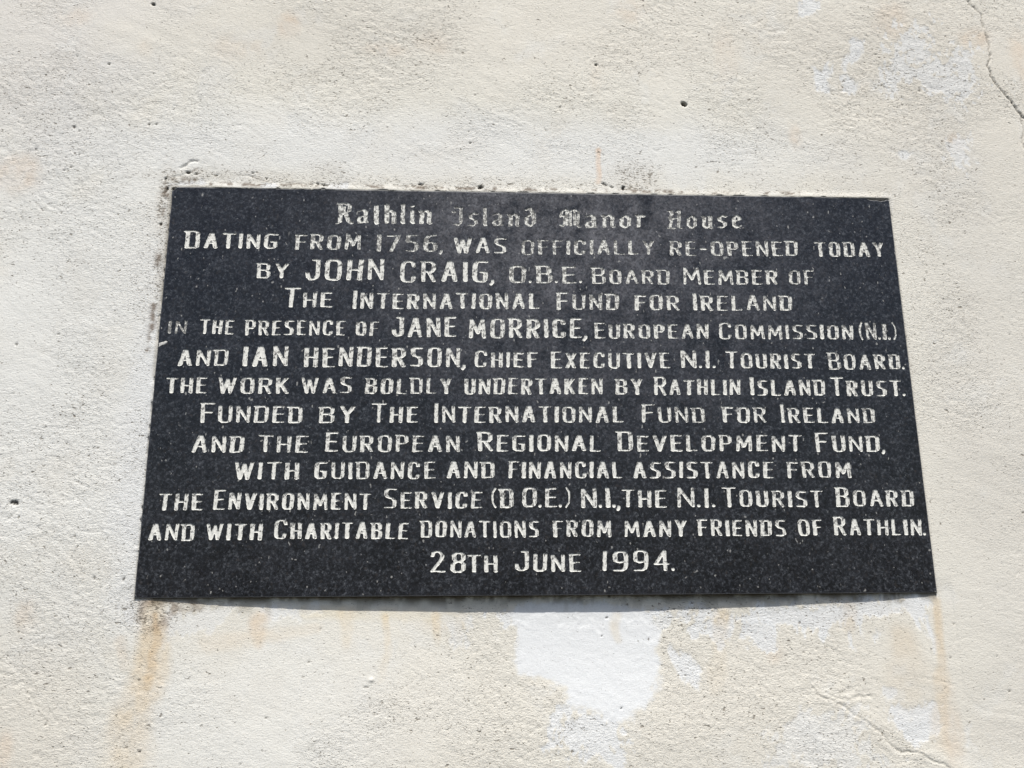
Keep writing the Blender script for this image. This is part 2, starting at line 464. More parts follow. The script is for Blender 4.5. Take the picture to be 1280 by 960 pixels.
    flake([(158, 756), (176, 754), (176, 778), (160, 775)], .45, .006)
    flake([(206, 768), (250, 762), (285, 762), (270, 785), (235, 800), (210, 792)], .45, .009)
    flake([(322, 760), (392, 760), (394, 770), (330, 772)], .6, .005)
    flake([(548, 768), (575, 766), (572, 800), (560, 804)], .5, .008)
    flake([(1000, 0), (1024, 0), (1014, 24), (1002, 26)], .75, .005)
    flake([(1057, 54), (1071, 56), (1068, 80), (1057, 82)], .75, .005)
    flake([(1022, 88), (1044, 84), (1038, 110), (1024, 114)], .8, .005)
    flake([(1056, 90), (1066, 88), (1076, 106), (1070, 113), (1058, 108)], .75, .005)
    flake([(1122, 30), (1160, 22), (1155, 70), (1215, 55), (1218, 122), (1120, 112), (1112, 60)], .65, .022, -.006)
    flake([(1190, 172), (1216, 170), (1216, 205), (1190, 205)], .60, .011)
    flake([(1116, 194), (1138, 194), (1136, 202), (1118, 202)], .7, .004)
    flake([(216, 230), (250, 229), (262, 233), (216, 236)], .8, .002)
    flake([(336, 231), (350, 229), (352, 236), (330, 236)], .8, .002)
    flake([(418, 231), (438, 230), (440, 238), (415, 238)], .8, .002)
    # rust-brown drips running down from the stone
    def drip(pts, w0, w1, c, k, fade0=.0, fade1=1.0, seed=0):
        d, f = seg_dist(X+.004*vnoise(X, Z, .02, 90+seed), Z, A(*pts))
        w = (w0 + (w1-w0)*f)*pxm
        m = (1-sstep(.3, 1.1, d/w))*(1-f*fade0)*(.55+.55*np.clip(n3+.5, 0, 1))
        blend(m*fade1, c, k)
    drip([(192, 756), (190, 800), (184, 850), (165, 895), (158, 958)], 15, 34, (.70, .55, .35), .78, .55, 1, 1)
    drip([(193, 770), (192, 830), (186, 858)], 6, 8, (.60, .40, .19), .62, .6, 1, 2)
    drip([(150, 800), (152, 835)], 7, 6, (.66, .50, .34), .3, .5, 1, 3)
    drip([(322, 776), (324, 806)], 15, 8, (.70, .52, .34), .48, .5, 1, 4)
    drip([(262, 805), (330, 796), (395, 786)], 14, 8, (.72, .58, .40), .30, .3, 1, 5)
    drip([(380, 765), (480, 768), (560, 772)], 10, 10, (.76, .66, .46), .38, .2, 1, 6)
    drip([(430, 768), (432, 806)], 13, 8, (.74, .60, .40), .42, .5, 1, 7)
    drip([(481, 772), (483, 812), (475, 850)], 6, 7, (.74, .58, .36), .40, .8, 1, 8)
    drip([(543, 770), (545, 805)], 6, 6, (.74, .58, .36), .42, .6, 1, 9)
    drip([(575, 770), (573, 800)], 9, 6, (.74, .62, .42), .30, .6, 1, 10)
    drip([(770, 772), (772, 800)], 9, 7, (.70, .62, .48), .6, .3, 1, 11)
    drip([(905, 770), (900, 800), (898, 860)], 11, 12, (.72, .58, .38), .50, .8, 1, 12)
    drip([(1066, 760), (1064, 785)], 10, 10, (.70, .58, .44), .40, .5, 1, 13)
    drip([(1174, 752), (1176, 800), (1178, 860), (1180, 930)], 8, 14, (.69, .55, .37), .68, .65, 1, 14)
    drip([(1130, 800), (1140, 860)], 24, 40, (.67, .57, .43), .5, .6, 1, 15)
    drip([(748.5, 187), (748, 226)], 5, 6, (.74, .50, .32), .62, .3, 1, 16)
    # dirt: brown crumbs below the left corner, mildew above the stone, grime in joints
    dirt = np.zeros_like(X)
    def soil(u, v, ru, rv, k):
        nonlocal dirt
        dirt = np.maximum(dirt, k*blob(u, v, ru, rv))
    soil(195, 768, 26, 24, 1.0); soil(230, 758, 60, 8, .8); soil(797, 222, 32, 20, .95); soil(408, 216, 26, 18, .7); soil(470, 226, 70, 9, .5); soil(640, 228, 120, 9, .5)
    soil(204, 250, 9, 45, 1.0); soil(202, 330, 8, 60, .8); soil(245, 218, 60, 8, .85); soil(330, 222, 60, 9, .7); soil(1005, 228, 130, 20, .32); soil(1215, 50, 26, 16, .4)
    soil(212, 226, 14, 12, 1.0); soil(540, 233, 60, 5, .8); soil(400, 230, 30, 5, 1.0); soil(870, 240, 60, 5, .6)
    soil(60, 120, 70, 60, .18); soil(360, 60, 120, 60, .18); soil(1180, 90, 120, 80, .2); soil(700, 60, 200, 60, .12); soil(900, 775, 40, 20, .2)
    soil(1060, 770, 90, 18, .4); soil(178, 400, 12, 200, .2)
    blend(dirt*(.4+.8*np.clip(n3+.3, 0, 1)), (.55, .48, .38), .24)
    blend(blob(197, 764, 22, 22)*sstep(-.3, .4, n3), (.27, .20, .16), .62)
    blend(blob(235, 757, 55, 7)*sstep(-.1, .4, n3), (.27, .22, .17), .6)
    # grimy strip right under the stone
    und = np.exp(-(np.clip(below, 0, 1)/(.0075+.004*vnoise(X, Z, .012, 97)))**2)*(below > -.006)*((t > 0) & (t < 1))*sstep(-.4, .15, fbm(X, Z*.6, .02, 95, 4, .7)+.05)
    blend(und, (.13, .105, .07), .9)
    vs = np.clip(1-np.abs(below-.008)/.014, 0, 1)*sstep(.25, .5, vnoise(X, Z*.15, .010, 96))*((t > .05) & (t < 1))
    blend(vs, (.40, .37, .30), .5)
    side = (1-sstep(.002, .0045, sd))*(X < BL[0]+.06)
    blend(side*(Z > at(0, 470)[1]), (.52, .49, .42), .55)
    top_line = np.exp(-((sd-.0045)/.0028)**2)*(Z > TL[1]-.03)*(X < at(1000, 240)[0])*sstep(.04, .26, fbm(X, Z*1.6, .015, 98, 4, .75))
    left_line = np.exp(-((sd-.0085)/.004)**2)*(X < BL[0]+.04)*(Z > at(0, 440)[1])*sstep(-.02, .40, fbm(X, Z, .012, 99, 4, .7))
    blend(np.maximum(top_line, left_line), (.16, .115, .08), .85)
    blend(joint*sstep(-.1, .5, vnoise(X, Z, .011, 25)), (.20, .16, .12), .7)
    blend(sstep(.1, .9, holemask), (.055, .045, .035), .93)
    blend(sstep(.25, 1.0, cr), (.20, .18, .155), .80)
    blend(1-sstep(0, .003, sd+.0*sd)*1.0, (.34, .31, .26), .35)

    # the film has a thickness: where it came away the face lies lower
    h = np.where(sd > 0, h - .00042*flk, h)
    nz, nx = X.shape
    V = np.stack([X.ravel(), -h.ravel(), Z.ravel()], 1)
    idx = np.arange(nz*nx).reshape(nz, nx)
    q = np.stack([idx[:-1, :-1], idx[:-1, 1:], idx[1:, 1:], idx[1:, :-1]], -1).reshape(-1, 4)
    # returns at the rim give the wall its thickness
    rim = np.concatenate([idx[0, :], idx[1:, -1], idx[-1, -2::-1], idx[-2:0:-1, 0]])
    back = V[rim].copy(); back[:, 1] = .32
    bi = np.arange(len(rim))+len(V)
    r2 = np.roll(rim, -1); b2 = np.roll(bi, -1)
    side_q = np.stack([rim, bi, b2, r2], 1)
    nV = len(V); V = np.concatenate([V, back])
    corner = [bi[0], bi[nx-1], bi[nx-1+nz-1], bi[2*(nx-1)+nz-1]]
    me = mesh_from('rendered_wall', V, [q, side_q, np.array([[corner[0], corner[3], corner[2], corner[1]]])])
    me.polygons.foreach_set('use_smooth', np.ones(len(me.polygons), bool))
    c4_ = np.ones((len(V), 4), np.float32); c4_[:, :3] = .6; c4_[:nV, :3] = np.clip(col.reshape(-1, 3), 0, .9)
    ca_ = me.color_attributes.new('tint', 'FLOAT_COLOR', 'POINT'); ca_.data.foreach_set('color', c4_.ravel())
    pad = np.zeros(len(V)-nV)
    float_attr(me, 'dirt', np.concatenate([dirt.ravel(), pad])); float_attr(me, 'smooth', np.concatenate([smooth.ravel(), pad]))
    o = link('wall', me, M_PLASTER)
    o['kind'] = 'structure'
    return o
build_wall()

# ================================================================== THE LETTERS (strokes; y 0..1 of the letter's height)
# name: (width / height, strokes in a 0..1 box)
RO = [(0, .80), (.10, .95), (.26, 1), (.74, 1), (.90, .95), (1, .80), (1, .20), (.90, .05), (.74, 0), (.26, 0), (.10, .05), (0, .20), (0, .80)]
G = {
 'A': (.60, [[(0, 0), (.46, 1), (.54, 1), (1, 0)], [(.2, .33), (.8, .33)]]),
 'B': (.54, [[(-.14, 1), (.72, 1), (.93, .9), (.93, .64), (.72, .54), (0, .54)], [(.72, .54), (1, .42), (1, .12), (.8, 0), (0, 0)], [(0, 1), (0, 0)]]),
 'C': (.54, [[(1, .76), (.94, .93), (.74, 1), (.26, 1), (.06, .92), (0, .76), (0, .24), (.06, .08), (.26, 0), (.74, 0), (.94, .07), (1, .24)]]),
 'D': (.56, [[(-.18, 1), (.76, 1), (.95, .94), (1, .8), (1, .2), (.95, .06), (.74, 0), (0, 0)], [(0, 1), (0, 0)]]),
 'E': (.44, [[(-.05, 1), (1, 1)], [(0, .52), (.86, .52)], [(0, 0), (1.05, 0)], [(0, 1), (0, 0)]]),
 'F': (.44, [[(-.1, 1), (1.05, 1)], [(0, .53), (.85, .53)], [(0, 1), (0, 0)]]),
 'G': (.56, [[(1.05, 1), (.26, 1), (.06, .92), (0, .76), (0, .24), (.06, .08), (.26, 0), (.78, 0), (.96, .1), (.96, .46), (.62, .46)]]),
 'H': (.56, [[(0, 0), (0, 1)], [(1, 0), (1, 1)], [(0, .5), (1, .5)]]),
 'I': (.00, [[(0, 0), (0, 1)]]),
 'J': (.50, [[(.62, 1), (1, 1), (1, .22), (.88, .06), (.62, 0), (.36, 0), (.1, .1), (0, .32)]]),
 'K': (.54, [[(0, 0), (0, 1)], [(.95, 1), (.08, .46)], [(.3, .58), (1, 0)]]),
 'L': (.44, [[(0, 1), (0, 0), (1, 0)]]),
 'M': (.76, [[(0, 0), (.08, 1), (.5, .25), (.92, 1), (1, 0)]]),
 'N': (.56, [[(0, 0), (0, 1), (1, 0), (1, 1)]]),
 'O': (.58, [RO]),
 'P': (.50, [[(0, 0), (0, 1)], [(-.1, 1), (.74, 1), (1, .88), (1, .6), (.76, .47), (0, .47)]]),
 'R': (.54, [[(0, 0), (0, 1)], [(-.12, 1), (.74, 1), (.97, .88), (.97, .63), (.74, .5), (0, .5)], [(.5, .48), (1, 0)]]),
 'S': (.50, [[(1, .98), (.28, 1), (.06, .92), (.04, .68), (.24, .55), (.76, .48), (.98, .35), (.96, .1), (.72, 0), (0, .01)]]),
 'T': (.50, [[(-.08, 1), (1.08, 1)], [(.5, 1), (.5, 0)]]),
 'U': (.56, [[(0, 1), (0, .24), (.06, .08), (.28, 0), (.72, 0), (.94, .08), (1, .24), (1, 1)]]),
 'V': (.58, [[(0, 1), (.5, 0), (1, 1)]]),
 'W': (.84, [[(0, 1), (.26, 0), (.5, .9), (.74, 0), (1, 1)]]),
 'X': (.54, [[(0, 1), (1, 0)], [(1, 1), (0, 0)]]),
 'Y': (.56, [[(0, 1), (.5, .46), (1, 1)], [(.5, .46), (.5, 0)]]),
 '1': (.03, [[(0, 0), (0, 1)]]),
 '2': (.54, [[(.04, .78), (.16, .96), (.42, 1), (.72, .98), (.92, .82), (.86, .62), (0, 0), (1, 0)]]),
 '4': (.56, [[(.8, 0), (.8, 1), (0, .30), (1.05, .30)]]),
 '5': (.52, [[(1, 1), (.1, 1), (.06, .60), (.6, .60), (.94, .5), (1, .24), (.9, .06), (.6, 0), (0, .02)]]),
 '6': (.54, [[(.95, 1), (.34, .96), (.06, .78), (0, .26), (.08, .07), (.3, 0), (.74, 0), (.96, .1), (1, .36), (.88, .52), (.6, .56), (.04, .54)]]),
 '7': (.54, [[(0, .98), (1, 1), (.3, 0)]]),
 '8': (.54, [[(.3, 1), (.7, 1), (.92, .9), (.92, .66), (.7, .54), (.3, .54), (.08, .66), (.08, .9), (.3, 1)], [(.3, .54), (0, .42), (0, .12), (.28, 0), (.74, 0), (1, .12), (1, .42), (.7, .54)]]),
 '9': (.54, [[(.96, .46), (.4, .42), (.1, .48), (0, .62), (0, .86), (.12, .97), (.3, 1), (.74, 1), (.94, .92), (1, .74), (1, .26), (.9, .08), (.68, 0), (.05, 0)]]),
 '-': (.26, [[(0, .47), (1, .47)]]),
 '.': (.00, [[(0, .03), (0, .06)]]),
 ',': (.05, [[(.6, .05), (.5, -.06), (-.2, -.18)]]),
 '(': (.10, [[(1, 1.02), (.1, .78), (0, .5), (.1, .22), (1, -.02)]]),
 ')': (.10, [[(0, 1.02), (.9, .78), (1, .5), (.9, .22), (0, -.02)]]),
}
# blackletter for the heading, cut with a slanted pen
K = {
 'R': (.62, [[(-.08, .0), (.12, .06), (.16, .5), (.08, .98)], [(-.06, 1), (.6, 1), (.84, .9), (.82, .64), (.40, .54)], [(.40, .86), (.36, .5)], [(.5, .54), (.80, .14), (1.05, .0)]]),
 'a': (.44, [[(.05, .60), (.45, .68), (.78, .58), (.78, .10), (1, .02)], [(.78, .36), (.25, .32), (.04, .18), (.2, .02), (.5, .02), (.78, .16)]]),
 't': (.14, [[(.3, .96), (.35, .5), (.3, .10), (.8, .0)], [(.0, .66), (.7, .68)]]),
 'h': (.46, [[(.08, .98), (.12, .9), (.12, .02)], [(.12, .56), (.55, .68), (.92, .56), (.92, .0)]]),
 'l': (.10, [[(0, .98), (.3, .9), (.3, .10), (1, .0)]]),
 'i': (.10, [[(0, .66), (.3, .6), (.3, .10), (1, .0)], [(.4, .88), (.5, .9)]]),
 'n': (.46, [[(-.05, .66), (.12, .58), (.12, .02)], [(.12, .56), (.58, .68), (.88, .56), (.88, .08), (1.05, .0)]]),
 'I': (.42, [[(.30, .98), (.9, .96), (.86, .86), (.86, .14), (.5, 0), (.12, .06)], [(.0, .76), (.16, .70)]]),
 's': (.40, [[(.95, .62), (.5, .68), (.12, .56), (.18, .40), (.82, .28), (.88, .12), (.5, .0), (.05, .05)]]),
 'd': (.46, [[(.12, .90), (.42, 1.0), (.88, .66), (.92, .16), (.5, 0), (.1, .12), (.06, .46), (.45, .62), (.88, .54)]]),
 'M': (.82, [[(.0, .10), (.18, .04), (.26, .2), (.22, .66), (.02, .60), (.06, .84), (.26, 1), (.52, .86), (.54, .08)], [(.54, .90), (.74, 1), (.94, .86), (.94, .10), (1.06, .0)], [(.36, .88), (.38, .14)], [(.76, .92), (.76, .14)]]),
 'o': (.42, [[(.1, .54), (.5, .68), (.9, .52), (.9, .14), (.5, 0), (.1, .14), (.1, .54)]]),
 'r': (.26, [[(-.05, .66), (.25, .58), (.25, .02)], [(.25, .52), (.7, .68), (1.05, .58)]]),
 'H': (.60, [[(-.04, .98), (.14, 1.0), (.26, .84), (.10, .62), (.16, .40), (.14, .10), (-.06, .0)], [(.14, .04), (.44, -.02)], [(.16, .52), (.84, .58)], [(.70, .92), (.86, 1.02)], [(.84, .98), (.84, .08), (1.0, .0)]]),
 'u': (.46, [[(0, .66), (.14, .6), (.14, .12), (.48, 0), (.86, .14)], [(.78, .66), (.86, .6), (.86, .10), (1.06, 0)]]),
 'e': (.38, [[(.12, .34), (.9, .44), (.86, .58), (.5, .68), (.12, .54), (.12, .14), (.5, .0), (.95, .10)]]),
}
# each line: words (text, x0, x1, baseline y, first letter's height, other letters' height, wear)
LINES = [
 ('K', [('Rathlin', 420, 540.5, 280, 25.5, 25.5, .22), ('Island', 564, 671.5, 282.8, 24, 24, .36), ('Manor', 698.5, 807, 284.8, 24, 24, .28), ('House', 834.5, 928.5, 285.5, 23.5, 23.5, .30)]),
 ('G', [('DATING', 230.5, 346.5, 310.5, 22, 19, .02), ('FROM', 369, 451, 312, 19, 19, .22), ('1756,', 471, 554, 314.6, 21.5, 21.5, .28), ('WAS', 567, 633, 316.3, 19.5, 19.5, .10), ('OFFICIALLY', 652, 818.5, 318.2, 18.5, 18.5, .28), ('RE-OPENED', 838, 998, 319.6, 18.5, 18.5, .20), ('TODAY', 1020, 1106, 320.5, 18.5, 18.5, .22)]),
 ('G', [('BY', 321, 360, 348, 18.8, 18.8, .05), ('JOHN', 381, 479.5, 350, 26, 26, .05), ('CRAIG,', 500.5, 618, 352.5, 26, 26, .08), ('O.B.E.', 636.5, 728, 353.8, 21.5, 21.5, .22), ('BOARD', 740.5, 837.5, 355, 21, 18, .18), ('MEMBER', 854, 972.5, 355.3, 22, 18, .12), ('OF', 987, 1018, 355.6, 18, 18, .22)]),
 ('G', [('THE', 355, 414.5, 384, 24.5, 19, .04), ('INTERNATIONAL', 441, 674.5, 386, 23, 20, .12), ('FUND', 696, 774, 387.2, 22.5, 20, .20), ('FOR', 794, 849.5, 387.6, 19, 19, .12), ('IRELAND', 867, 991, 388, 22, 19, .14)]),
 ('G', [('IN', 209.5, 233, 417, 17, 17, .42), ('THE', 250, 291.5, 417.6, 18, 18, .08), ('PRESENCE', 306, 431, 418.6, 20, 18.5, .08), ('OF', 444.5, 473, 419.3, 18, 18, .22), ('JANE', 489, 570, 421, 24.5, 24.5, .12), ('MORRICE,', 586, 734, 422.3, 24.5, 24.5, .12), ('EUROPEAN', 743.5, 886, 422.9, 20, 18.3, .14), ('COMMISSION', 899.5, 1067.5, 423.8, 21, 18, .12), ('(N.I.)', 1075, 1121.5, 424.6, 21.5, 21.5, .30)]),
 ('G', [('AND', 221.5, 284.5, 457.2, 20, 20, .08), ('IAN', 303.5, 359.5, 457.5, 25, 25, .02), ('HENDERSON,', 379.5, 582, 458.4, 24.8, 24.8, .08), ('CHIEF', 593.5, 672, 459, 20.5, 19, .08), ('EXECUTIVE', 689, 837.5, 460, 22, 19.5, .10), ('N.I.', 852, 895, 460.2, 22, 22, .16), ('TOURIST', 908.5, 1019.5, 460.5, 21.5, 19, .12), ('BOARD.', 1036, 1131, 461.5, 22, 19, .14)]),
 ('G', [('THE', 207, 257.5, 491.6, 20, 20, .12), ('WORK', 272, 361, 492, 20, 20, .06), ('WAS', 376, 439.5, 491.6, 20, 20, .10), ('BOLDLY', 456.5, 565, 492.2, 20, 20, .16), ('UNDERTAKEN', 580.5, 753.5, 492.7, 20, 20, .08), ('BY', 770, 804, 493, 20, 20, .08), ('RATHLIN', 818.5, 926, 493.6, 23.5, 19.5, .08), ('ISLAND', 939, 1032, 494.3, 23, 19.5, .08), ('TRUST.', 1040, 1132, 495, 23, 19.5, .10)]),
 ('G', [('FUNDED', 250, 377.5, 528.2, 25.3, 21, .04), ('BY', 399, 443.5, 528.4, 20.5, 20.5, .04), ('THE', 465, 522, 528.2, 24.5, 20, .06), ('INTERNATIONAL', 543, 779.5, 528.1, 25, 20.5, .10), ('FUND', 803, 881.5, 528, 23, 19.5, .12), ('FOR', 904, 958, 528.2, 19.5, 19.5, .10), ('IRELAND', 977, 1094.5, 528.5, 22.5, 19, .12)]),
 ('G', [('AND', 240, 304.5, 565.7, 21.3, 21.3, .0), ('THE', 323, 384.5, 565.4, 21, 21, .06), ('EUROPEAN', 406.5, 574.5, 564.7, 25, 21, .10), ('REGIONAL', 597.5, 751.5, 564, 24.8, 20.5, .06), ('DEVELOPMENT', 772.5, 1002.5, 564.1, 24.6, 20.5, .10), ('FUND,', 1020.5, 1107, 564.2, 24, 20, .04)]),
 ('G', [('WITH', 292, 373.5, 599.2, 21.5, 21.5, .0), ('GUIDANCE', 392.5, 544, 598.5, 21.5, 21.5, .10), ('AND', 558.5, 618, 597.8, 21, 21, .02), ('FINANCIAL', 636, 778, 597.5, 21, 21, .06), ('ASSISTANCE', 792, 967.5, 597.5, 20.8, 20.8, .10), ('FROM', 985, 1064.5, 597, 20.5, 20.5, .08)]),
 ('G', [('THE', 198, 252.5, 637.8, 21.7, 21.7, .08), ('ENVIRONMENT', 266.5, 463, 637, 25.3, 21, .06), ('SERVICE', 479.5, 602.5, 635.5, 25, 21, .06), ('(D', 614.5, 642, 634.6, 25, 25, .10), ('O.E.)', 653, 713, 634.4, 25, 25, .10), ('N.I.,', 726.5, 776, 634.5, 25, 25, .06), ('THE', 778, 833.5, 634.3, 21.5, 21.5, .06), ('N.I.', 847.5, 894.5, 634, 24.3, 24.3, .06), ('TOURIST', 904, 1028.5, 633.5, 24.5, 20.5, .10), ('BOARD', 1046, 1143.5, 633, 24, 20.3, .06)]),
 ('G', [('AND', 185, 242, 675.5, 21, 21, .04), ('WITH', 257, 327.5, 675.2, 21, 21, .0), ('CHARITABLE', 342.5, 510, 673.6, 24.5, 20.5, .06), ('DONATIONS', 526, 674, 671.6, 21, 21, .06), ('FROM', 691.5, 765, 671, 21, 21, .12), ('MANY', 781, 859, 670.6, 20.5, 20.5, .06), ('FRIENDS', 873, 983, 670, 20.5, 20.5, .06), ('OF', 998.5, 1028.5, 669.6, 20.3, 20.3, .06), ('RATHLIN.', 1043.5, 1157.5, 669, 23.5, 20, .06)]),
 ('G', [('28', 537.5, 582.5, 715.6, 26, 26, .06), ('TH', 585, 622, 715, 22, 22, .06), ('JUNE', 643.5, 726.5, 714.2, 25.5, 22.3, .02), ('1994.', 754, 843.5, 713.6, 25.3, 25.3, .04)]),
]
LINE_NAMES = {0: 'worn blackletter heading line', 12: 'date line standing alone at the foot'}

# ================================================================== THE PLAQUE
def build_plaque():
    root = bpy.data.objects.new('memorial_plaque', None)
    root.empty_display_size = .1
    root.location = ((BL[0]+BR[0])/2, .018, (BL[1]+BR[1])/2)
    root['label'] = 'polished black granite plaque engraved with white lettering, fixed to the cream rendered wall'
    root['category'] = 'plaque'
    C.objects.link(root)
    OFF = np.array([-root.location[0], -root.location[1], -root.location[2]])

    bev = .0011
    NU, NV = 1420, 770
    s, t = np.meshgrid(np.linspace(0, 1, NU), np.linspace(0, 1, NV))
    c = [TL, TR, BR, BL]; cen = sum(c)/4
    iTL, iTR, iBR, iBL = [p + (cen-p)/np.linalg.norm(cen-p)*0 + np.array([bev*(1 if p[0] < cen[0] else -1), bev*(1 if p[1] < cen[1] else -1)]) for p in c]
    P = ((1-s)[..., None]*(1-t)[..., None]*iBL + s[..., None]*(1-t)[..., None]*iBR + (1-s)[..., None]*t[..., None]*iTL + s[..., None]*t[..., None]*iTR)
    X = P[..., 0].copy(); Z = P[..., 1].copy()
    # chipped upper right corner, rounded upper left corner, slightly uneven sawn edges
    TOP = 16
    wrow = np.clip((np.arange(NV)-(NV-1-TOP))/TOP, 0, 1)[:, None]
    xr = (X[-1, -1]-X)
    chip = .0030*(1-sstep(.024, .030, xr)) + .0010*(1-sstep(.010, .020, xr)) + .0009*(1-sstep(.0, .034, xr))*vnoise(X, Z*0, .004, 5)
    chip -= .0016*(1-sstep(.001, .006, xr))
    chip += .0004*np.clip(vnoise(X, X*0, .03, 6), 0, 1)
    xl = X-X[-1, 0]
    chip += .0050*(1-sstep(0, .0075, xl))**1.6
    Z -= wrow*chip
    wl = np.clip(1-np.arange(NU)/10, 0, 1)[None, :]; wr = wl[:, ::-1]
    X += wl*.0006*np.clip(vnoise(Z, Z*0, .02, 8), 0, 1) - wr*.0004*np.clip(vnoise(Z, Z*0, .015, 9), 0, 1)
    x0, z0 = X[NV//2], Z[:, NU//2]

    F = np.full(X.shape, .01); ID = np.full(X.shape, -1, np.int32)
    n_big = fbm(X, Z, .0042, 201, 2); n_small = vnoise(X, Z, .0017, 203); n_gap = fbm(X, Z, .011, 205, 2)
    letters = []                                   # (line, char, wear)
    rng = random.Random(11)
    du = (NU-1)/(iBR[0]-iBL[0])
    for li, (alpha, words) in enumerate(LINES):
        GL = G if alpha == 'G' else K
        for (txt, u0, u1, vb, h0, h1, wear) in words:
            a = at(u0, vb); b = at(u1, vb)
            m_px = np.linalg.norm(at((u0+u1)/2, vb)-at((u0+u1)/2, vb-20))/20
            H0, H1 = h0*m_px, h1*m_px
            if alpha == 'G': Hp = min(H1, 22.5*m_px); hx, hy, rot = .114*Hp, .048*Hp, 0.0
            else: hx, hy, rot = .098*H1, .034*H1, math.radians(14)
            pad = hx
            gap = .25 if alpha == 'G' else .15
            # natural layout
            items = []; x = 0
            for k, ch in enumerate(txt):
                w, st = GL[ch]
                H = H0 if k == 0 else H1
                if ch in '.,' : H = H1
                W = w*H + 2*pad*(.8 if ch in '.,()' else 1)
                if k and ch in '.,': x -= gap*H1*.62
                items.append([ch, x, W, H, st]); x += W + gap*H1*(.8 if ch in '.,()' else 1)
            total = x - gap*H1*(.8 if txt[-1] in '.,()' else 1)
            span = b[0]-a[0]
            # stretch: letters keep their stroke weight, widths and gaps take up the difference
            k_ = span/total
            for (ch, xx, W, H, st) in items:
                X0 = a[0]+xx*k_; WW = W*k_
                f_ = (X0+WW/2-a[0])/span
                zb = a[1] + (b[1]-a[1])*f_
                hxx = hx*rng.uniform(.90, 1.12); hyy = hy*rng.uniform(.85, 1.2)
                if ch in '()': hxx *= .45
                if ch == '-': hyy *= 1.15
                if ch in '.,': hxx = (.085 if ch == '.' else .075)*H1; hyy = hxx*.9
                if k_ < .85: hxx *= .92
                if ch in 'MWN': hxx *= .86 if alpha == 'G' else .72
                Hj = H*rng.uniform(.975, 1.03); dz = rng.uniform(-.02, .02)*H
                slant = rng.uniform(-.03, .05)
                ux0 = X0+hxx; ux1 = X0+WW-hxx
                if ux1 < ux0: ux0 = ux1 = (ux0+ux1)/2
                i0 = int(max(0, np.searchsorted(z0, zb-.30*H)-3)); i1 = int(np.searchsorted(z0, zb+1.12*H)+3)
                uu = (X0-.004-iBL[0]); 
                # column range from the row in the middle of the letter
                rowx = X[min(NV-1, (i0+i1)//2)]
                j0 = int(max(0, np.searchsorted(rowx, X0-.2*H)-3)); j1 = int(min(NU, np.searchsorted(rowx, X0+WW+.2*H)+3))
                sx = X[i0:i1, j0:j1]; sz = Z[i0:i1, j0:j1]
                cr, sr = math.cos(rot), math.sin(rot)
                best = np.full(sx.shape, .01)
                for poly in st:
                    pts = []
                    for (px, py) in poly:
                        px += rng.uniform(-.025, .025); py += rng.uniform(-.012, .012)
                        zz = zb+dz + hyy + py*(Hj-2*hyy)
                        pts.append((ux0 + px*(ux1-ux0) + slant*(py-.5)*H + (0 if ux1 > ux0 else px*0), zz))
                    if ch in ',': pts = [(X0+WW*.5+.02*H, zb+.06*H), (X0+WW*.5+.015*H, zb-.01*H), (X0+WW*.5-.05*H, zb-.10*H)]
                    if ch == '.': pts = [(X0+WW*.5, zb+hyy), (X0+WW*.5+1e-5, zb+hyy*1.3)]
                    for q in range(len(pts)-1):
                        (ax_, az_), (bx_, bz_) = pts[q], pts[q+1]
                        def tr(xx_, zz_):
                            return (xx_*cr+zz_*sr)/hxx, (-xx_*sr+zz_*cr)/hyy
                        A0, A1 = tr(ax_, az_); B0, B1 = tr(bx_, bz_); S0, S1 = tr(sx, sz)
                        e0, e1 = B0-A0, B1-A1
                        tt = np.clip(((S0-A0)*e0+(S1-A1)*e1)/max(e0*e0+e1*e1, 1e-9), 0, 1)
                        dp = np.hypot(S0-A0-tt*e0, S1-A1-tt*e1)
                        qx = ax_+tt*(bx_-ax_); qz = az_+tt*(bz_-az_)
                        dr = np.hypot(sx-qx, sz-qz)
                        f = (dp-1)*np.where(dp > .15, dr/np.maximum(dp, .15), hyy)
                        best = np.minimum(best, f)
                lid = len(letters)
                w_ = min(.6, max(0, wear + rng.uniform(-.05, .07)))
                best = best + .00034*n_big[i0:i1, j0:j1] + .00026*n_small[i0:i1, j0:j1] + .0014*w_*np.clip(n_gap[i0:i1, j0:j1]+.25, 0, 1) - .00005
                sub = F[i0:i1, j0:j1]; m = best < sub
                F[i0:i1, j0:j1] = np.where(m, best, sub)
                ID[i0:i1, j0:j1] = np.where(m, lid, ID[i0:i1, j0:j1])
                letters.append((li, ch, w_))
    F[:TOP+2] = .01; F[-TOP-2:] = .01; F[:, :4] = .01; F[:, -4:] = .01

    # ---- cut the letters into the face: contour every cell, share the contour between stone and letter
    ins = F < 0
    depth = np.where(ins, -np.clip(-F*.75, .00008, .00055), 0)      # a shallow V cut
    nn = NU*NV
    node = np.arange(nn).reshape(NV, NU)
    NP = np.stack([X.ravel(), -depth.ravel()*1.0, Z.ravel()], 1)     # +y is into the stone
    def cross(i_a, i_b, fa, fb):
        tt = np.clip(fa/(fa-fb+1e-12), .06, .94)[..., None]
        pa = NP[i_a].copy(); pb = NP[i_b].copy(); pa[..., 1] = 0; pb[..., 1] = 0
        return pa*(1-tt)+pb*tt
    HX = ins[:, :-1] != ins[:, 1:]; VX = ins[:-1] != ins[1:]
    hid = np.full(HX.shape, -1, np.int64); vid = np.full(VX.shape, -1, np.int64)
    nh = int(HX.sum()); nv = int(VX.sum())
    hid[HX] = nn+np.arange(nh); vid[VX] = nn+nh+np.arange(nv)
    hp = cross(node[:, :-1][HX], node[:, 1:][HX], F[:, :-1][HX], F[:, 1:][HX])
    vp = cross(node[:-1][VX], node[1:][VX], F[:-1][VX], F[1:][VX])
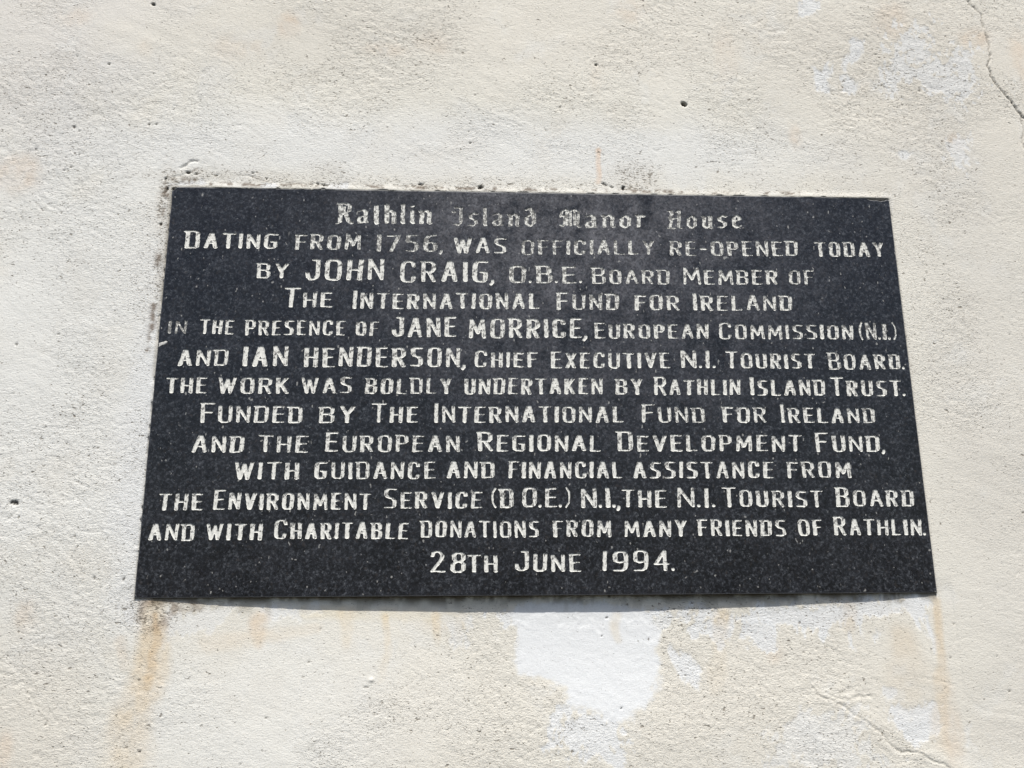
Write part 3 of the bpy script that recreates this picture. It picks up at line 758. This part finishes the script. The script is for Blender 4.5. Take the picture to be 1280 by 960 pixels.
    ALL = np.concatenate([NP, hp, vp])
    CUT = np.concatenate([np.clip(-F.ravel()/.0011, 0, 1), np.zeros(nh+nv)])
    # cell corners a(0,0) b(0,1) c(1,1) d(1,0); edges ab bc cd da
    ca = ins[:-1, :-1]; cb = ins[:-1, 1:]; cc = ins[1:, 1:]; cd = ins[1:, :-1]
    code = ca*1 + cb*2 + cc*4 + cd*8
    corners = [node[:-1, :-1], node[:-1, 1:], node[1:, 1:], node[1:, :-1]]
    edges = [hid[:-1, :], vid[:, 1:], hid[1:, :], vid[:, :-1]]
    lab = np.full(code.shape, -1, np.int32)
    for (msk, ii, jj) in ((ca, 0, 0), (cb, 0, 1), (cc, 1, 1), (cd, 1, 0)):
        sub = ID[ii:ii+code.shape[0], jj:jj+code.shape[1]]
        lab = np.where(msk & (lab < 0), sub, lab)
    in_polys = {}; in_lab = {}; out_polys = {}
    for k in range(1, 16):
        sel = code == k
        if not sel.any(): continue
        def ring(want):
            """polygon(s) of the corners whose inside-ness equals want"""
            bits = [(k >> q) & 1 == want for q in range(4)]
            if not any(bits): return []
            if k in (5, 10):
                return [[('c', q), ('e', q), ('e', (q-1) % 4)] for q in range(4) if bits[q]] if want else \
                       [[x for q in range(4) for x in ((('c', q), ('e', q)) if bits[q] else (('e', q),)) ]]
            r = []
            for q in range(4):
                if bits[q]: r.append(('c', q))
                if bits[q] != bits[(q+1) % 4]: r.append(('e', q))
            return [r]
        for want, store in ((1, in_polys), (0, out_polys)):
            rings = ring(want)
            for r in rings:
                arr = np.stack([(corners if ty == 'c' else edges)[q][sel] for ty, q in r], 1)
                store.setdefault(len(r), []).append(arr)
                if want: in_lab.setdefault(len(r), []).append(lab[sel])
    # plain stone between the letters: one face per run of empty cells
    empty = code == 0
    runs = []
    for i in range(NV-1):
        row = empty[i]
        if i < 3 or i > NV-TOP-4:
            j = np.arange(NU-1); runs.append(np.stack([node[i, j], node[i, j+1], node[i+1, j+1], node[i+1, j]], 1)); continue
        edge = np.diff(np.concatenate([[0], row.astype(np.int8), [0]]))
        st_ = np.where(edge == 1)[0]; en = np.where(edge == -1)[0]
        # keep the outer columns fine, they follow the uneven edges
        S, E_ = [], []
        for p, q in zip(st_, en):
            cuts = [p] + [x for x in list(range(1, 12)) + list(range(NU-12, NU-1)) if p < x < q] + [q]
            S += cuts[:-1]; E_ += cuts[1:]
        S = np.array(S); E_ = np.array(E_)
        runs.append(np.stack([node[i, S], node[i, E_], node[i+1, E_], node[i+1, S]], 1))
    out_polys.setdefault(4, []).extend(runs)
    out = {k: np.concatenate(v) for k, v in out_polys.items()}
    # stone edges: bevel, sides, back
    rim = np.concatenate([node[0, :], node[1:, -1], node[-1, -2::-1], node[-2:0:-1, 0]])
    R0 = ALL[rim]
    kx = np.zeros(len(rim)); kz = np.zeros(len(rim))
    kz[:NU] = -1; kx[NU-1:NU+NV-1] = 1; kz[NU+NV-2:2*NU+NV-2] = 1; kx[2*NU+NV-3:] = -1; kx[0] = -1
    def shell(grow, y):
        q = R0.copy(); q[:, 0] += kx*grow; q[:, 2] += kz*grow; q[:, 1] = y; return q
    rough = (.00025*np.abs(vnoise(R0[:, 0]+R0[:, 2], R0[:, 2]*0, .006, 33)))
    s1 = shell(bev*.65, bev*.25); s2 = shell(bev, bev); s2[:, 0] -= kx*rough; s2[:, 2] -= kz*rough
    s3 = shell(bev, .020)
    base0 = len(ALL)
    V = np.concatenate([ALL, s1, s2, s3]); L = len(rim)
    rings_ = [rim] + [base0+L*q+np.arange(L) for q in range(3)]
    quads = []
    for q in range(3):
        A_, B_ = rings_[q], rings_[q+1]
        quads.append(np.stack([A_, B_, np.roll(B_, -1), np.roll(A_, -1)], 1))
    bk = rings_[3]; backq = np.array([[bk[0], bk[2*NU+NV-3], bk[NU+NV-2], bk[NU-1]]])
    def compact(plist):
        used = np.unique(np.concatenate([p.ravel() for p in plist]))
        remap = np.full(len(V), -1, np.int64); remap[used] = np.arange(len(used))
        return used, [remap[p] for p in plist]
    face = [v for v in out.values()]
    nface = sum(len(v) for v in face)
    used, polys = compact(face+quads+[backq])
    me = mesh_from('stone_slab', V[used]+OFF, polys)
    me.materials.append(M_GRANITE); me.materials.append(M_SAWN_GLINT)
    mi = np.zeros(len(me.polygons), np.int32); mi[nface:] = 1
    me.polygons.foreach_set('material_index', mi)
    UX, UZ = V[used][:, 0], V[used][:, 2]
    slab = bpy.data.objects.new('stone_slab', me); slab.parent = root; C.objects.link(slab)
    # attributes on coarse row-run faces interpolate badly, so the film of dust and painted glare is driven by a texture in the material instead
    # ---- one mesh per letter
    flat = {}
    for kk, lst in in_polys.items():
        arr = np.concatenate(lst); lb = np.concatenate(in_lab[kk])
        o = np.argsort(lb, kind='stable'); arr = arr[o]; lb = lb[o]
        flat[kk] = (arr, lb)
    line_objs = {}
    for li, (alpha, words) in enumerate(LINES):
        e = bpy.data.objects.new('inscription_line', None); e.empty_display_size = .02
        w = words[0]; p = at(w[1], w[3])
        e.location = (p[0]+OFF[0], 0+OFF[1], p[1]+OFF[2]); e.parent = root
        if li in LINE_NAMES: e['label'] = LINE_NAMES[li]
        C.objects.link(e); line_objs[li] = e
    for lid, (li, ch, w_) in enumerate(letters):
        pl = []
        for kk, (arr, lb) in flat.items():
            a_, b_ = np.searchsorted(lb, [lid, lid+1])
            if b_ > a_: pl.append(arr[a_:b_])
        if not pl: continue
        used_ = np.unique(np.concatenate([p.ravel() for p in pl]))
        pl = [np.searchsorted(used_, p) for p in pl]
        vv = ALL[used_]; org = np.array([vv[:, 0].mean(), 0, vv[:, 2].min()])
        nm = 'punctuation_mark' if ch in '.,()-' else ('numeral' if ch.isdigit() else 'letter')
        lm = mesh_from(nm, vv-org, pl)
        lm.polygons.foreach_set('use_smooth', np.ones(len(lm.polygons), bool))
        float_attr(lm, 'cut', CUT[used_]); float_attr(lm, 'wear', np.full(len(used_), w_))
        o = link(nm, lm, M_LETTER, line_objs[li])
        o.location = Vector(org) + Vector(OFF) - line_objs[li].location
    # ---- a smear of plaster on the left edge
    def smear(pts, th, name='plaster_smear'):
        import bmesh
        bm = bmesh.new(); r = random.Random(5)
        ring0 = []
        for q in range(len(pts)):
            a = at(*pts[q]); b = at(*pts[(q+1) % len(pts)])
            for f in (0, .33, .66):
                ring0.append(a*(1-f)+b*f + np.array([r.uniform(-.0004, .0004), r.uniform(-.0004, .0004)]))
        cen = sum(ring0)/len(ring0)
        v0 = [bm.verts.new((p[0]+OFF[0], -.00003+OFF[1], p[1]+OFF[2])) for p in ring0]
        v1 = [bm.verts.new(((p[0]*.7+cen[0]*.3)+OFF[0], -th+OFF[1], (p[1]*.7+cen[1]*.3)+OFF[2])) for p in ring0]
        cc_ = bm.verts.new((cen[0]+OFF[0], -th*1.15+OFF[1], cen[1]+OFF[2]))
        n = len(v0)
        for q in range(n):
            bm.faces.new((v0[q], v0[(q+1) % n], v1[(q+1) % n], v1[q]))
            bm.faces.new((v1[q], v1[(q+1) % n], cc_))
        bmesh.ops.recalc_face_normals(bm, faces=bm.faces)
        m_ = bpy.data.meshes.new(name); bm.to_mesh(m_); bm.free()
        link(name, m_, M_SMEAR, root)
    smear([(198, 434), (199, 429), (207, 426), (210, 427), (205, 431)], .0005)
    return root
plaque = build_plaque()
